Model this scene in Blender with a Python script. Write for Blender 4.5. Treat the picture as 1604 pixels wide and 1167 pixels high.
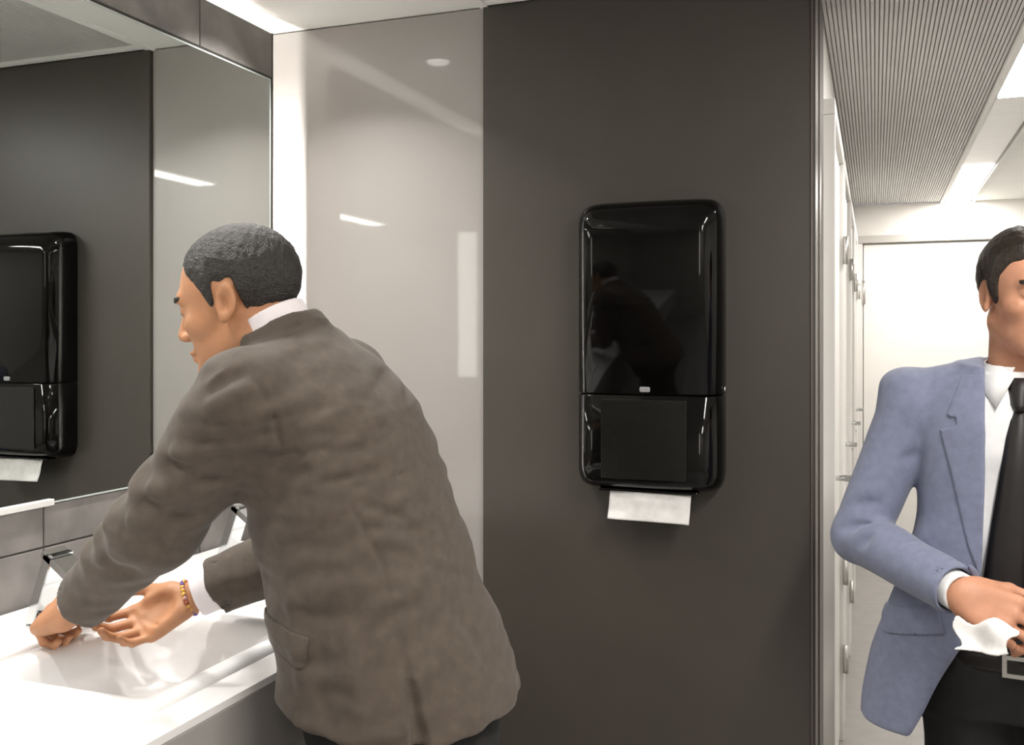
import bpy, bmesh, math, random
import numpy as np
from mathutils import Vector, Matrix

# ---------------------------------------------------------------- camera, world, exposure, big lights
scene = bpy.context.scene
COL = scene.collection
for o in list(bpy.data.objects):
    bpy.data.objects.remove(o)

cam_d = bpy.data.cameras.new('camera')
cam_d.sensor_width = 36.0
cam_d.lens = 1536.0 / 1604.0 * 36.0
cam_d.shift_y = -48.5 / 1604.0
cam_d.clip_start = 0.05
cam = bpy.data.objects.new('camera', cam_d)
COL.objects.link(cam)
cam.location = (1.571, -2.5, 1.45)
cam.rotation_euler = (math.radians(90), 0, math.radians(20.3))
scene.camera = cam

world = bpy.data.worlds.new('world')
scene.world = world
world.use_nodes = True
world.node_tree.nodes['Background'].inputs[0].default_value = (0.9, 0.95, 1.0, 1)
world.node_tree.nodes['Background'].inputs[1].default_value = 0.3

scene.view_settings.view_transform = 'Standard'
scene.view_settings.look = 'None'
scene.view_settings.gamma = 1.0
scene.view_settings.use_curve_mapping = False
scene.view_settings.exposure = 0.0

CEIL = 2.37


def area_light(name, loc, rot, sx, sy, power, color=(1, 0.96, 0.91), shape='RECTANGLE', spread=180):
    d = bpy.data.lights.new(name, 'AREA')
    d.shape = shape
    d.size = sx
    if shape in ('RECTANGLE', 'ELLIPSE'):
        d.size_y = sy
    d.energy = power
    d.color = color
    d.spread = math.radians(spread)
    o = bpy.data.objects.new(name, d)
    COL.objects.link(o)
    o.location = loc
    o.rotation_euler = rot
    return o


# lamps of the room: lit sections of the ceiling light band (built further down), downlights, cove strips
BAND = [(-4.35, -3.2, 22), (-2.25, -0.95, 34), (0.1, 1.6, 16), (3.15, 4.52, 22)]  # rearmost lit section is assumed, out of view
for y0_, y1_, pw in BAND:
    area_light('band_lamp', (2.08, (y0_ + y1_) / 2, CEIL - 0.012), (0, 0, 0), 0.13, y1_ - y0_ - 0.04, pw)
DOWNLIGHTS = [(0.233, -0.42), (0.233, -1.10), (0.233, -1.78)]  # the one by the back wall shows reflected; the others are assumed
for dx_, dy_ in DOWNLIGHTS:
    area_light('downlight_lamp', (dx_, dy_, CEIL - 0.02), (0, 0, 0), 0.065, 0.065, 6, (1, 0.97, 0.93), 'DISK', 120)
# light strips hidden behind the free-standing tiled mirror wall
area_light('cove_lamp', (-0.040, -0.275, 1.15), (math.radians(90), 0, 0), 0.02, 1.7, 40, (1, 0.97, 0.93))
area_light('cove_lamp', (-0.045, -1.7, 2.24), (math.radians(180), 0, 0), 0.02, 2.9, 7, (1, 0.97, 0.93))


# ---------------------------------------------------------------- materials
MATS = {}


def mat(name, color, rough=0.5, metal=0.0, coat=0.0, noise=None, bump=None, spec=0.5, emit=None, sheen=0.0,
        coat_rough=0.03, transmission=0.0):
    """noise=(scale, amount, detail[, stretch xyz]); bump=(scale, strength, distance)"""
    if name in MATS:
        return MATS[name]
    m = bpy.data.materials.new(name)
    m.use_nodes = True
    nt = m.node_tree
    b = nt.nodes['Principled BSDF']
    b.inputs['Base Color'].default_value = (*color, 1)
    b.inputs['Roughness'].default_value = rough
    b.inputs['Metallic'].default_value = metal
    b.inputs['Specular IOR Level'].default_value = spec
    b.inputs['Coat Weight'].default_value = coat
    b.inputs['Coat Roughness'].default_value = coat_rough
    b.inputs['Sheen Weight'].default_value = sheen
    b.inputs['Transmission Weight'].default_value = transmission
    tc = nt.nodes.new('ShaderNodeTexCoord')
    if noise:
        mp = nt.nodes.new('ShaderNodeMapping')
        if len(noise) > 3:
            mp.inputs['Scale'].default_value = noise[3]
        nt.links.new(tc.outputs['Object'], mp.inputs['Vector'])
        n = nt.nodes.new('ShaderNodeTexNoise')
        n.inputs['Scale'].default_value = noise[0]
        n.inputs['Detail'].default_value = noise[2]
        nt.links.new(mp.outputs[0], n.inputs['Vector'])
        r = nt.nodes.new('ShaderNodeValToRGB')
        a = noise[1]
        r.color_ramp.elements[0].position = 0.3
        r.color_ramp.elements[1].position = 0.7
        r.color_ramp.elements[0].color = (*[c * (1 - a) for c in color], 1)
        r.color_ramp.elements[1].color = (*[min(1, c * (1 + a)) for c in color], 1)
        nt.links.new(n.outputs['Fac'], r.inputs[0])
        nt.links.new(r.outputs[0], b.inputs['Base Color'])
    if bump:
        n2 = nt.nodes.new('ShaderNodeTexNoise')
        n2.inputs['Scale'].default_value = bump[0]
        n2.inputs['Detail'].default_value = 3
        nt.links.new(tc.outputs['Object'], n2.inputs['Vector'])
        bp = nt.nodes.new('ShaderNodeBump')
        bp.inputs['Strength'].default_value = bump[1]
        bp.inputs['Distance'].default_value = bump[2]
        nt.links.new(n2.outputs['Fac'], bp.inputs['Height'])
        nt.links.new(bp.outputs[0], b.inputs['Normal'])
    if emit:
        b.inputs['Emission Color'].default_value = (*emit[0], 1)
        b.inputs['Emission Strength'].default_value = emit[1]
    MATS[name] = m
    return m


def srgb(r, g, b):
    f = lambda c: (c / 255 / 12.92) if c / 255 <= 0.04045 else ((c / 255 + 0.055) / 1.055) ** 2.4
    return (f(r), f(g), f(b))


M_ceil = mat('ceiling_paint', (0.80, 0.80, 0.77), 0.7, noise=(3, 0.02, 2))
M_rib = mat('ceiling_rib_metal', (0.60, 0.59, 0.57), 0.6, noise=(8, 0.03, 2))
M_ribback = mat('ceiling_rib_backing', (0.52, 0.51, 0.495), 0.8, noise=(8, 0.03, 2))
M_dark = mat('dark_wall_laminate', (0.062, 0.054, 0.045), 0.38, noise=(5, 0.05, 3), bump=(260, 0.03, 0.001))
M_glassgrey = mat('grey_back_painted_glass', (0.35, 0.328, 0.310), 0.30, coat=0.65, coat_rough=0.03, noise=(1.5, 0.03, 2))
M_white = mat('white_wall_paint', (0.80, 0.78, 0.75), 0.55, noise=(4, 0.02, 2))
M_door = mat('white_door_laminate', (0.82, 0.80, 0.77), 0.35, noise=(3, 0.02, 2))
M_grey = mat('grey_wall_paint', (0.50, 0.48, 0.45), 0.6, noise=(4, 0.03, 2))
M_floor = mat('pale_grey_floor', (0.33, 0.315, 0.30), 0.35, noise=(14, 0.08, 5), bump=(120, 0.05, 0.001))
M_tile = mat('concrete_look_tile', (0.215, 0.20, 0.188), 0.45, noise=(9, 0.3, 7), bump=(60, 0.08, 0.001))
M_grout = mat('dark_grout', (0.10, 0.092, 0.086), 0.9, noise=(90, 0.1, 2))
M_mirror = mat('mirror_silver', (0.80, 0.83, 0.81), 0.004, metal=1.0, noise=(0.6, 0.01, 1))
M_medge = mat('mirror_edge_glass', (0.62, 0.68, 0.64), 0.2, noise=(20, 0.05, 1))
M_steel = mat('brushed_steel', (0.62, 0.61, 0.59), 0.28, metal=1.0, noise=(30, 0.08, 3, (1, 1, 20)))
M_chrome = mat('polished_chrome', (0.72, 0.74, 0.74), 0.08, metal=1.0, noise=(4, 0.02, 1))
M_bronze = mat('dark_metal_profile', (0.16, 0.14, 0.125), 0.35, metal=0.8, noise=(30, 0.06, 2, (1, 1, 10)))
M_counter = mat('white_solid_surface', (0.84, 0.82, 0.81), 0.28, noise=(6, 0.02, 3))
M_basin = mat('white_glazed_basin', (0.86, 0.855, 0.85), 0.32, coat=0.1, noise=(3, 0.015, 2))
M_apron = mat('grey_counter_panel', (0.33, 0.31, 0.295), 0.45, noise=(5, 0.05, 3))
M_black = mat('black_gloss_plastic', (0.0025, 0.0022, 0.002), 0.06, coat=0.0, spec=0.32, noise=(9, 0.1, 2))
M_blackwin = mat('smoked_plastic_window', (0.010, 0.010, 0.009), 0.2, spec=0.35, noise=(9, 0.1, 2))
M_badge = mat('silver_badge', (0.45, 0.45, 0.46), 0.35, metal=0.6, noise=(400, 0.25, 2))
M_paper = mat('white_tissue_paper', (0.80, 0.785, 0.77), 0.9, noise=(38, 0.08, 4), bump=(90, 0.35, 0.002))
M_lamp = mat('lamp_diffuser', (0.9, 0.9, 0.88), 0.5, emit=((1, 0.97, 0.92), 9.0), noise=(5, 0.01, 1))
M_lamp2 = mat('panel_diffuser', (0.9, 0.9, 0.88), 0.5, emit=((1, 0.97, 0.92), 2.5), noise=(5, 0.01, 1))
M_plastic = mat('white_plastic', (0.8, 0.8, 0.78), 0.4, noise=(12, 0.02, 1))
M_skin1 = mat('tan_skin', (0.47, 0.225, 0.115), 0.5, noise=(35, 0.10, 4), bump=(420, 0.10, 0.001), spec=0.4)
M_skin2 = mat('light_skin', (0.56, 0.27, 0.165), 0.5, noise=(35, 0.10, 4), bump=(420, 0.10, 0.001), spec=0.4)
M_hair = mat('cropped_black_hair', (0.022, 0.019, 0.017), 0.55, noise=(230, 0.75, 3), bump=(330, 0.9, 0.004))
M_hair2 = mat('dark_brown_hair', (0.022, 0.015, 0.010), 0.45, noise=(160, 0.5, 3, (1, 1, .3)), bump=(220, 0.6, 0.003))
M_jacket1 = mat('brown_wool_cloth', (0.075, 0.057, 0.043), 0.85, noise=(55, 0.16, 6), bump=(520, 0.3, 0.0012), sheen=0.12)
M_jacket2 = mat('blue_wool_cloth', (0.185, 0.205, 0.30), 0.85, noise=(60, 0.10, 6), bump=(520, 0.22, 0.0012), sheen=0.2)
M_trouser = mat('black_trouser_cloth', (0.009, 0.0085, 0.0085), 0.85, noise=(80, 0.2, 3))
M_shirtp = mat('pale_pink_shirt_cotton', (0.80, 0.74, 0.76), 0.8, noise=(60, 0.03, 3), bump=(500, 0.1, 0.001))
M_shirt = mat('white_shirt_cotton', (0.80, 0.80, 0.80), 0.8, noise=(60, 0.03, 3), bump=(500, 0.1, 0.001))
M_tie = mat('black_silk_tie', (0.010, 0.008, 0.008), 0.5, noise=(200, 0.3, 2))
M_leather = mat('black_leather', (0.012, 0.010, 0.009), 0.3, noise=(150, 0.2, 3))
M_eye = mat('eye_white', (0.75, 0.72, 0.70), 0.15, noise=(60, 0.05, 1))
M_iris = mat('brown_iris', (0.03, 0.018, 0.01), 0.1, noise=(300, 0.3, 1))
M_bead = None


def mat_beads():
    m = bpy.data.materials.new('coloured_beads')
    m.use_nodes = True
    nt = m.node_tree
    b = nt.nodes['Principled BSDF']
    b.inputs['Roughness'].default_value = 0.3
    tc = nt.nodes.new('ShaderNodeTexCoord')
    v = nt.nodes.new('ShaderNodeTexVoronoi')
    v.inputs['Scale'].default_value = 95
    nt.links.new(tc.outputs['Object'], v.inputs['Vector'])
    r = nt.nodes.new('ShaderNodeValToRGB')
    r.color_ramp.interpolation = 'CONSTANT'
    cols = [(0.0, (0.65, 0.36, 0.06)), (0.25, (0.10, 0.05, 0.28)), (0.45, (0.70, 0.42, 0.08)),
            (0.65, (0.35, 0.09, 0.04)), (0.82, (0.55, 0.28, 0.30))]
    e = r.color_ramp.elements
    e[0].position, e[0].color = cols[0][0], (*cols[0][1], 1)
    e[1].position, e[1].color = cols[1][0], (*cols[1][1], 1)
    for p, c in cols[2:]:
        k = e.new(p)
        k.color = (*c, 1)
    sep = nt.nodes.new('ShaderNodeSeparateColor')
    nt.links.new(v.outputs['Color'], sep.inputs[0])
    nt.links.new(sep.outputs[0], r.inputs[0])
    nt.links.new(r.outputs[0], b.inputs['Base Color'])
    return m


M_bead = mat_beads()


# ---------------------------------------------------------------- object helpers
def link_mesh(name, me, material, parent=None, smooth=False):
    o = bpy.data.objects.new(name, me)
    COL.objects.link(o)
    if material and not me.materials:
        me.materials.append(material)
    if parent:
        o.parent = parent
    if smooth:
        me.polygons.foreach_set('use_smooth', [True] * len(me.polygons))
    return o


def tag(o, label=None, cat=None, group=None, kind=None):
    if label: o['label'] = label
    if cat: o['category'] = cat
    if group: o['group'] = group
    if kind: o['kind'] = kind
    return o


def empty(name, loc, label=None, cat=None, group=None, kind=None):
    o = bpy.data.objects.new(name, None)
    COL.objects.link(o)
    o.location = loc
    o.empty_display_size = 0.05
    return tag(o, label, cat, group, kind)


def bm_box(bm, x0, x1, y0, y1, z0, z1):
    vs = [bm.verts.new((x, y, z)) for x in (x0, x1) for y in (y0, y1) for z in (z0, z1)]
    for f in ((0, 1, 3, 2), (4, 6, 7, 5), (0, 4, 5, 1), (2, 3, 7, 6), (0, 2, 6, 4), (1, 5, 7, 3)):
        bm.faces.new([vs[i] for i in f])
    return vs


def bm_to(name, bm, material, parent=None, smooth=False, off=None):
    bmesh.ops.recalc_face_normals(bm, faces=bm.faces)
    if off is not None:
        bmesh.ops.translate(bm, vec=-Vector(off), verts=bm.verts)
    me = bpy.data.meshes.new(name)
    bm.to_mesh(me)
    bm.free()
    return link_mesh(name, me, material, parent, smooth)


def box(name, lo, hi, material, parent=None, bevel=0.0, seg=2, label=None, cat=None, group=None, kind=None, off=None):
    bm = bmesh.new()
    bm_box(bm, lo[0], hi[0], lo[1], hi[1], lo[2], hi[2])
    if bevel:
        bmesh.ops.bevel(bm, geom=bm.edges[:], offset=bevel, segments=seg, affect='EDGES', profile=0.5)
    if off is None and parent is not None:
        off = parent.matrix_world.translation if parent.matrix_world.translation.length > 0 else parent.location
    o = bm_to(name, bm, material, parent, smooth=False, off=off)
    return tag(o, label, cat, group, kind)


def lathe(bm, profile, seg=24, mtx=None):
    rings = []
    for r, z in profile:
        ring = []
        for i in range(seg):
            a = 2 * math.pi * i / seg
            p = Vector((r * math.cos(a), r * math.sin(a), z))
            ring.append(bm.verts.new(mtx @ p if mtx else p))
        rings.append(ring)
    for a, b in zip(rings[:-1], rings[1:]):
        for i in range(seg):
            j = (i + 1) % seg
            bm.faces.new((a[i], a[j], b[j], b[i]))
    bm.faces.new(list(reversed(rings[0])))
    bm.faces.new(rings[-1])


def ring_loft(bm, rings, cap0=True, cap1=True):
    vr = [[bm.verts.new(p) for p in r] for r in rings]
    n = len(vr[0])
    for a, b in zip(vr[:-1], vr[1:]):
        for i in range(n):
            j = (i + 1) % n
            bm.faces.new((a[i], a[j], b[j], b[i]))
    if cap0: bm.faces.new(list(reversed(vr[0])))
    if cap1: bm.faces.new(vr[-1])
    return vr


def rrect(x0, x1, y0, y1, r, n=5):
    pts = []
    for cx, cy, a0 in ((x1 - r, y1 - r, 0), (x0 + r, y1 - r, 90), (x0 + r, y0 + r, 180), (x1 - r, y0 + r, 270)):
        for k in range(n + 1):
            a = math.radians(a0 + 90 * k / n)
            pts.append((cx + r * math.cos(a), cy + r * math.sin(a)))
    return pts


# ---------------------------------------------------------------- room shell
YB, YE, YR = 0.0, 4.55, -4.6          # wash-room back wall, corridor end wall, rear wall
XR = 3.3
box('floor', (-0.5, YR, -0.1), (XR, YE, 0.0), M_floor, kind='structure')
ceil = box('ceiling', (-0.5, YR, CEIL + 0.012), (XR, YE, CEIL + 0.10), M_ribback, kind='structure')
box('plain_panel', (-0.5, YR, CEIL), (0.555, YE, CEIL + 0.011), M_ceil, ceil)
box('edge_trim', (0.555, YR, CEIL - 0.006), (0.580, YE, CEIL + 0.011), M_ceil, ceil)
box('plain_panel', (2.185, YR, CEIL), (XR, YE, CEIL + 0.011), M_ceil, ceil)
box('edge_trim', (1.975, YR, CEIL - 0.008), (1.995, YE, CEIL + 0.011), M_ceil, ceil)
box('edge_trim', (2.165, YR, CEIL - 0.008), (2.185, YE, CEIL + 0.011), M_ceil, ceil)
bm = bmesh.new()
x = 0.590
while x < 1.965:
    bm_box(bm, x - 0.0042, x + 0.0042, YR, YE, CEIL + 0.004, CEIL + 0.0115)
    x += 0.0125
box('wall_trim', (0.582, -0.045, CEIL - 0.006), (1.44, -0.0225, CEIL + 0.0035), M_ceil, ceil)
tag(bm_to('ceiling_ribs', bm, M_rib, ceil), kind='stuff')

# the light band let into the corridor ceiling
chan = empty('ceiling_light', (2.08, 1.2, CEIL), 'long recessed light band in the corridor ceiling with separate lit sections', 'lamp')
L = chan.location
box('tray', (2.004, YR + 0.005, CEIL + 0.003), (2.156, YE - 0.005, CEIL + 0.010), M_plastic, chan)
for x0_, x1_ in ((1.9955, 2.0035), (2.1565, 2.1645)):
    box('shadow_gap_strip', (x0_, YR + 0.005, CEIL + 0.001), (x1_, YE - 0.005, CEIL + 0.010), M_bronze, chan)  # dark strips standing in for the shade in the gaps beside the tray
for (y0, y1, _pw) in BAND:
    box('diffuser', (2.006, y0, CEIL - 0.004), (2.154, y1, CEIL + 0.002), M_lamp, chan, bevel=0.002)

for i, (dx_, dy_) in enumerate(DOWNLIGHTS):
    nm = ['small round downlight over the basin beside the grey glass wall', 'assumed small round downlight over the middle basin',
          'assumed small round downlight over the counter nearest the camera']
    p = empty('downlight', (dx_, dy_, CEIL), nm[i], 'lamp', 'downlights above the wash counter')
    bm = bmesh.new()
    lathe(bm, [(0.050, -0.0005), (0.050, -0.006), (0.040, -0.008), (0.036, -0.004), (0.036, -0.0005)], 28)
    bm_to('trim_ring', bm, M_plastic, p, True)
    bm = bmesh.new()
    lathe(bm, [(0.034, -0.001), (0.034, -0.010), (0.030, -0.012)], 28)
    bm_to('lens', bm, M_lamp, p, True)

# back wall: grey glass panel on the left, dark laminate on the right
wb = box('wall_back', (-0.5, 0.012, 0), (1.425, 0.38, CEIL), M_grey, kind='structure')
box('glass_panel', (-0.45, 0.0, 0.005), (0.563, 0.0115, CEIL - 0.004), M_glassgrey, wb, bevel=0.0015)
box('dark_panel', (0.566, -0.012, 0.005), (1.425, 0.0115, CEIL - 0.004), M_dark, wb, bevel=0.0015)
box('end_panel', (1.4255, -0.008, 0.005), (1.436, 0.38, CEIL - 0.004), M_dark, wb)
t1 = box('trim_1', (1.4255, -0.018, 0.0), (1.4305, -0.0085, CEIL - 0.004), M_bronze, kind='structure')
t2 = box('trim_2', (1.4365, 0.12, 0.0), (1.4400, 0.135, CEIL - 0.004), M_bronze, kind='structure')

# structural wall behind the mirror wall, rear and right walls, corridor
box('wall_left', (-0.60, YR, 0), (-0.5, YE, CEIL), M_white, kind='structure')
box('wall_rear', (-0.5, YR - 0.1, 0), (XR, YR, CEIL), M_grey, kind='structure')
box('wall_right', (XR, YR, 0), (XR + 0.1, YE, CEIL), M_white, kind='structure')
we = box('wall_end', (-0.5, YE, 0), (XR, YE + 0.1, CEIL), M_white, kind='structure')
wc = box('wall_corridor', (1.32, 0.385, 0), (1.43, YE, CEIL), M_white, kind='structure')

# cubicle doors along the corridor wall
def cubicle_door(n, y0, y1):
    d = empty('door_%d' % n, (1.431, (y0 + y1) / 2, 0), kind='structure')
    box('leaf', (1.431, y0 + 0.05, 0.03), (1.452, y1 - 0.05, 2.08), M_door, d, bevel=0.003)
    for yy in (y0, y1 - 0.045):
        box('frame', (1.431, yy, 0.0), (1.466, yy + 0.045, 2.0945), M_white, d, bevel=0.003)
    box('frame', (1.431, y0, 2.095), (1.466, y1, 2.14), M_white, d, bevel=0.003)
    hy = y0 + 0.12
    h = empty('handle', (0, 0, 0)); h.parent = d
    bm = bmesh.new()
    m = Matrix.Translation((0.021, hy - d.location.y, 1.05)) @ Matrix.Rotation(math.pi / 2, 4, 'Y')
    lathe(bm, [(0.026, 0), (0.026, 0.008), (0.010, 0.010), (0.010, 0.045), (0.009, 0.048)], 16, m)
    bm_box(bm, 0.058, 0.076, hy - d.location.y - 0.012, hy - d.location.y + 0.115, 1.041, 1.059)
    bpy.data.objects.remove(h)
    bm_to('handle', bm, M_chrome, d)
    bm = bmesh.new()
    m = Matrix.Translation((0.021, hy - d.location.y, 0.93)) @ Matrix.Rotation(math.pi / 2, 4, 'Y')
    lathe(bm, [(0.020, 0), (0.020, 0.007), (0.013, 0.010), (0.013, 0.02)], 16, m)
    bm_to('lock', bm, M_chrome, d, True)
    for z in (0.30, 0.62, 1.78):
        bm = bmesh.new()
        lathe(bm, [(0.009, -0.05), (0.009, 0.05)], 12, Matrix.Translation((0.042, y1 - 0.052 - d.location.y, z)))
        bm_to('hinge', bm, M_steel, d, True)
    return d


cubicle_door(1, 0.42, 1.30)
cubicle_door(2, 1.42, 2.32)
cubicle_door(3, 2.48, 3.38)
cubicle_door(4, 3.50, 4.40)
# white door at the corridor's end
d5 = empty('door_5', (2.1, YE, 0), kind='structure')
box('leaf', (1.50, YE - 0.03, 0.01), (2.52, YE - 0.001, 2.10), M_door, d5, bevel=0.003)
box('frame', (1.445, YE - 0.05, 0), (1.495, YE - 0.001, 2.1095), M_white, d5, bevel=0.003)
box('frame', (2.525, YE - 0.05, 0), (2.575, YE - 0.001, 2.1095), M_white, d5, bevel=0.003)
box('frame', (1.445, YE - 0.06, 2.11), (2.575, YE - 0.001, 2.16), M_grey, d5, bevel=0.003)
for z in (0.3, 1.78):
    bm = bmesh.new()
    lathe(bm, [(0.012, -0.08), (0.012, 0.08)], 12, Matrix.Translation((-0.6, -0.045, z)))
    bm_to('hinge', bm, M_steel, d5, True)
bm = bmesh.new()
lathe(bm, [(0.026, 0), (0.026, 0.008), (0.010, 0.010), (0.010, 0.05)], 16,
      Matrix.Translation((0.34, -0.03, 1.05)) @ Matrix.Rotation(math.pi / 2, 4, 'X'))
bm_box(bm, 0.23, 0.35, -0.09, -0.072, 1.041, 1.059)
bm_to('handle', bm, M_chrome, d5)
# assumed lit pane added on rear wall (only seen reflected in the glass wall)
w1 = empty('assumed_window_1', (1.42, YR, 0), kind='structure')
box('frame', (1.32, YR + 0.001, 1.15), (1.52, YR + 0.03, 2.33), M_steel, w1, bevel=0.003)
box('assumed_lit_pane', (1.345, YR + 0.0305, 1.175), (1.495, YR + 0.036, 2.305), M_lamp, w1)  # assumed light source out of view; shares the lamp material

# ---------------------------------------------------------------- tiled mirror wall (stands free of the walls behind it)
WE = -0.173
wm = box('wall_mirror_side', (-0.030, -4.0, 0.0), (-0.0105, WE, 2.300), M_white, kind='structure')
box('grout_bed', (-0.0104, -4.0, 0.0), (-0.0035, WE, 2.300), M_grout, wm)
tile_cache = {}


def tile(y0, y1, z0, z1):
    w, h = round(y1 - y0 - 0.004, 4), round(z1 - z0 - 0.004, 4)
    key = (w, h)
    if key not in tile_cache:
        bm = bmesh.new()
        bm_box(bm, -0.010, 0, -w / 2, w / 2, -h / 2, h / 2)
        bmesh.ops.bevel(bm, geom=[e for e in bm.edges if all(v.co.x > -0.005 for v in e.verts)], offset=0.0012, segments=1, affect='EDGES')
        bmesh.ops.recalc_face_normals(bm, faces=bm.faces)
        me = bpy.data.meshes.new('tile')
        bm.to_mesh(me)
        bm.free()
        me.materials.append(M_tile)
        tile_cache[key] = me
    o = bpy.data.objects.new('tile', tile_cache[key])
    COL.objects.link(o)
    o.parent = wm
    o.location = (0, (y0 + y1) / 2, (z0 + z1) / 2)
    return o


joints = [WE] + [-0.485 - 0.488 * i for i in range(7)] + [-4.0]
for a, b in zip(joints[:-1], joints[1:]):
    tile(b, a, 2.182, 2.308)
    tile(b, a, 1.035, 1.121)
    tile(b, a, 0.735, 1.035)
    tile(b, a, 0.435, 0.735)
box('end_profile', (-0.030, WE, 0.0), (0.0, WE + 0.003, 2.308), M_bronze, wm)

mr = empty('wall_mirror', (0, -2.0, 1.65), 'large frameless mirror on the tiled wall above the wash counter', 'mirror')
box('glass', (-0.009, -3.98, 1.125), (0.0025, -0.190, 2.172), M_mirror, mr)
box('edge', (-0.009, -3.98, 2.1725), (0.0035, -0.186, 2.176), M_medge, mr)
box('edge', (-0.009, -0.1895, 1.125), (0.0035, -0.186, 2.1723), M_medge, mr)
box('edge', (-0.009, -3.98, 1.1215), (0.0035, -0.186, 1.1248), M_medge, mr)
lab = empty('mirror_clip_strip', (0.005, -1.02, 1.125), 'short white plastic strip along the bottom edge of the mirror', 'strip')
box('rail', (0.0036, -1.19, 1.118), (0.010, -0.955, 1.131), M_plastic, lab, bevel=0.002)

# hidden light strips behind the mirror wall
cv = empty('cove_light', (-0.03, -0.27, 0.3), 'upright light strip hidden behind the free edge of the mirror wall', 'lamp')
box('channel', (-0.052, -0.292, 0.3), (-0.0305, -0.279, 2.0), M_plastic, cv)
cv2 = empty('cove_light', (-0.03, -1.7, 2.2), 'level light strip hidden behind the top of the mirror wall', 'lamp')
box('channel', (-0.060, -3.15, 2.215), (-0.0305, -0.30, 2.235), M_plastic, cv2)

# ---------------------------------------------------------------- wash counter with basins
CT = 0.91
CX = 0.655
wcn = empty('wash_counter', (0.33, -1.9, 0), 'long white wash counter with moulded rectangular basins under the mirror', 'counter')
OFF = wcn.location
basins = [(-0.575 - 0.555 * i) for i in range(4)]
BX0, BX1, BHW = 0.235, 0.575, 0.215
# counter top slab, pierced where the basins sit
cuts = []
for by in basins:
    cuts.append((by - BHW, by + BHW))
ys = [-4.0]
for a, b in sorted(cuts):
    ys += [a, b]
ys.append(-0.33)
bm = bmesh.new()
for k, (a, b) in enumerate(zip(ys[:-1], ys[1:])):
    if k % 2 == 1:
        bm_box(bm, 0.004, BX0, a, b, CT - 0.012, CT)
        bm_box(bm, BX1, CX, a, b, CT - 0.012, CT)
    else:
        bm_box(bm, 0.004, CX, a, b, CT - 0.012, CT)
bmesh.ops.remove_doubles(bm, verts=bm.verts, dist=0.0001)
bm_to('countertop', bm, M_counter, wcn, off=OFF)
# raised ledge along the wall that carries the taps
box('ledge', (0.004, -4.0, CT + 0.0005), (0.205, -0.33, CT + 0.018), M_counter, wcn, bevel=0.006, seg=3)
box('apron', (CX - 0.06, -4.0, 0.52), (CX - 0.022, -0.33, CT - 0.0125), M_apron, wcn, bevel=0.003)
box('front_edge', (CX - 0.022, -4.0, CT - 0.13), (CX, -0.33, CT - 0.0125), M_apron, wcn, bevel=0.003)
for yy in (-3.9, -1.95, -0.40):
    box('bracket', (0.004, yy, 0.50), (CX - 0.07, yy + 0.04, CT - 0.0128), M_steel, wcn)
box('lower_panel', (0.004, -4.0, 0.52), (0.020, -0.33, 0.78), M_apron, wcn)

for by in basins:
    bm = bmesh.new()
    x0, x1, y0, y1 = BX0, BX1, by - BHW, by + BHW
    spec = [(-0.014, CT - 0.012, 0.03), (-0.016, CT + 0.004, 0.03), (-0.011, CT + 0.011, 0.032), (0.004, CT + 0.013, 0.034),
            (0.016, CT + 0.011, 0.036), (0.024, CT + 0.002, 0.038), (0.030, CT - 0.020, 0.042), (0.040, CT - 0.065, 0.05),
            (0.056, CT - 0.098, 0.055), (0.085, CT - 0.112, 0.06), (0.13, CT - 0.117, 0.04)]
    rings = [[Vector((p[0], p[1], z)) - Vector(OFF) for p in rrect(x0 + i, x1 - i, y0 + i, y1 - i, r, 6)] for i, z, r in spec]
    ring_loft(bm, rings, cap0=False, cap1=True)
    b = bm_to('basin', bm, M_basin, wcn, True)
    sol = b.modifiers.new('shell', 'SOLIDIFY')
    sol.thickness = 0.008
    sol.offset = -1
    bm = bmesh.new()
    lathe(bm, [(0.026, 0.0005), (0.026, 0.004), (0.020, 0.006), (0.012, 0.003)], 20,
          Matrix.Translation(Vector(((BX0 + BX1) / 2, by, CT - 0.117)) - Vector(OFF)))
    bm_to('drain', bm, M_steel, b, True)

# ---------------------------------------------------------------- taps
def make_tap(y, label):
    t = empty('tap', (0.13, y, CT + 0.0185), label, 'tap', 'angular chrome taps on the counter ledge')
    w = 0.026
    bm = bmesh.new()
    lathe(bm, [(0.030, 0), (0.030, 0.004), (0.024, 0.006)], 24)
    bm_to('base_ring', bm, M_chrome, t, True)
    # bent flat bar: post leaning forward, then spout falling to the front
    def bar(name, pts, th, ww):
        bm = bmesh.new()
        rings = []
        for (x, z, nx, nz) in pts:
            r = []
            for s, q in ((-1, -1), (1, -1), (1, 1), (-1, 1)):
                r.append(Vector((x + nx * th * q / 2, s * ww, z + nz * th * q / 2)))
            rings.append(r)
        ring_loft(bm, rings)
        bmesh.ops.bevel(bm, geom=bm.edges[:], offset=0.0018, segments=2, affect='EDGES')
        return bm_to(name, bm, M_chrome, t)
    bar('post', [(-0.010, 0.004, -1, 0.0), (0.036, 0.135, -1, 0.1)], 0.022, w)
    bar('spout', [(0.020, 0.137, 0.45, 0.9), (0.112, 0.072, 0.55, 0.83)], 0.014, w)
    bm = bmesh.new()
    lathe(bm, [(0.010, 0), (0.010, -0.008), (0.007, -0.009)], 16, Matrix.Translation((0.100, 0, 0.074)))
    bm_to('outlet', bm, M_steel, t, True)
    return t


make_tap(-1.10, 'angular chrome tap at the near hand of the man in brown')
make_tap(-0.545, 'angular chrome tap seen between the arms of the man in brown')

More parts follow.
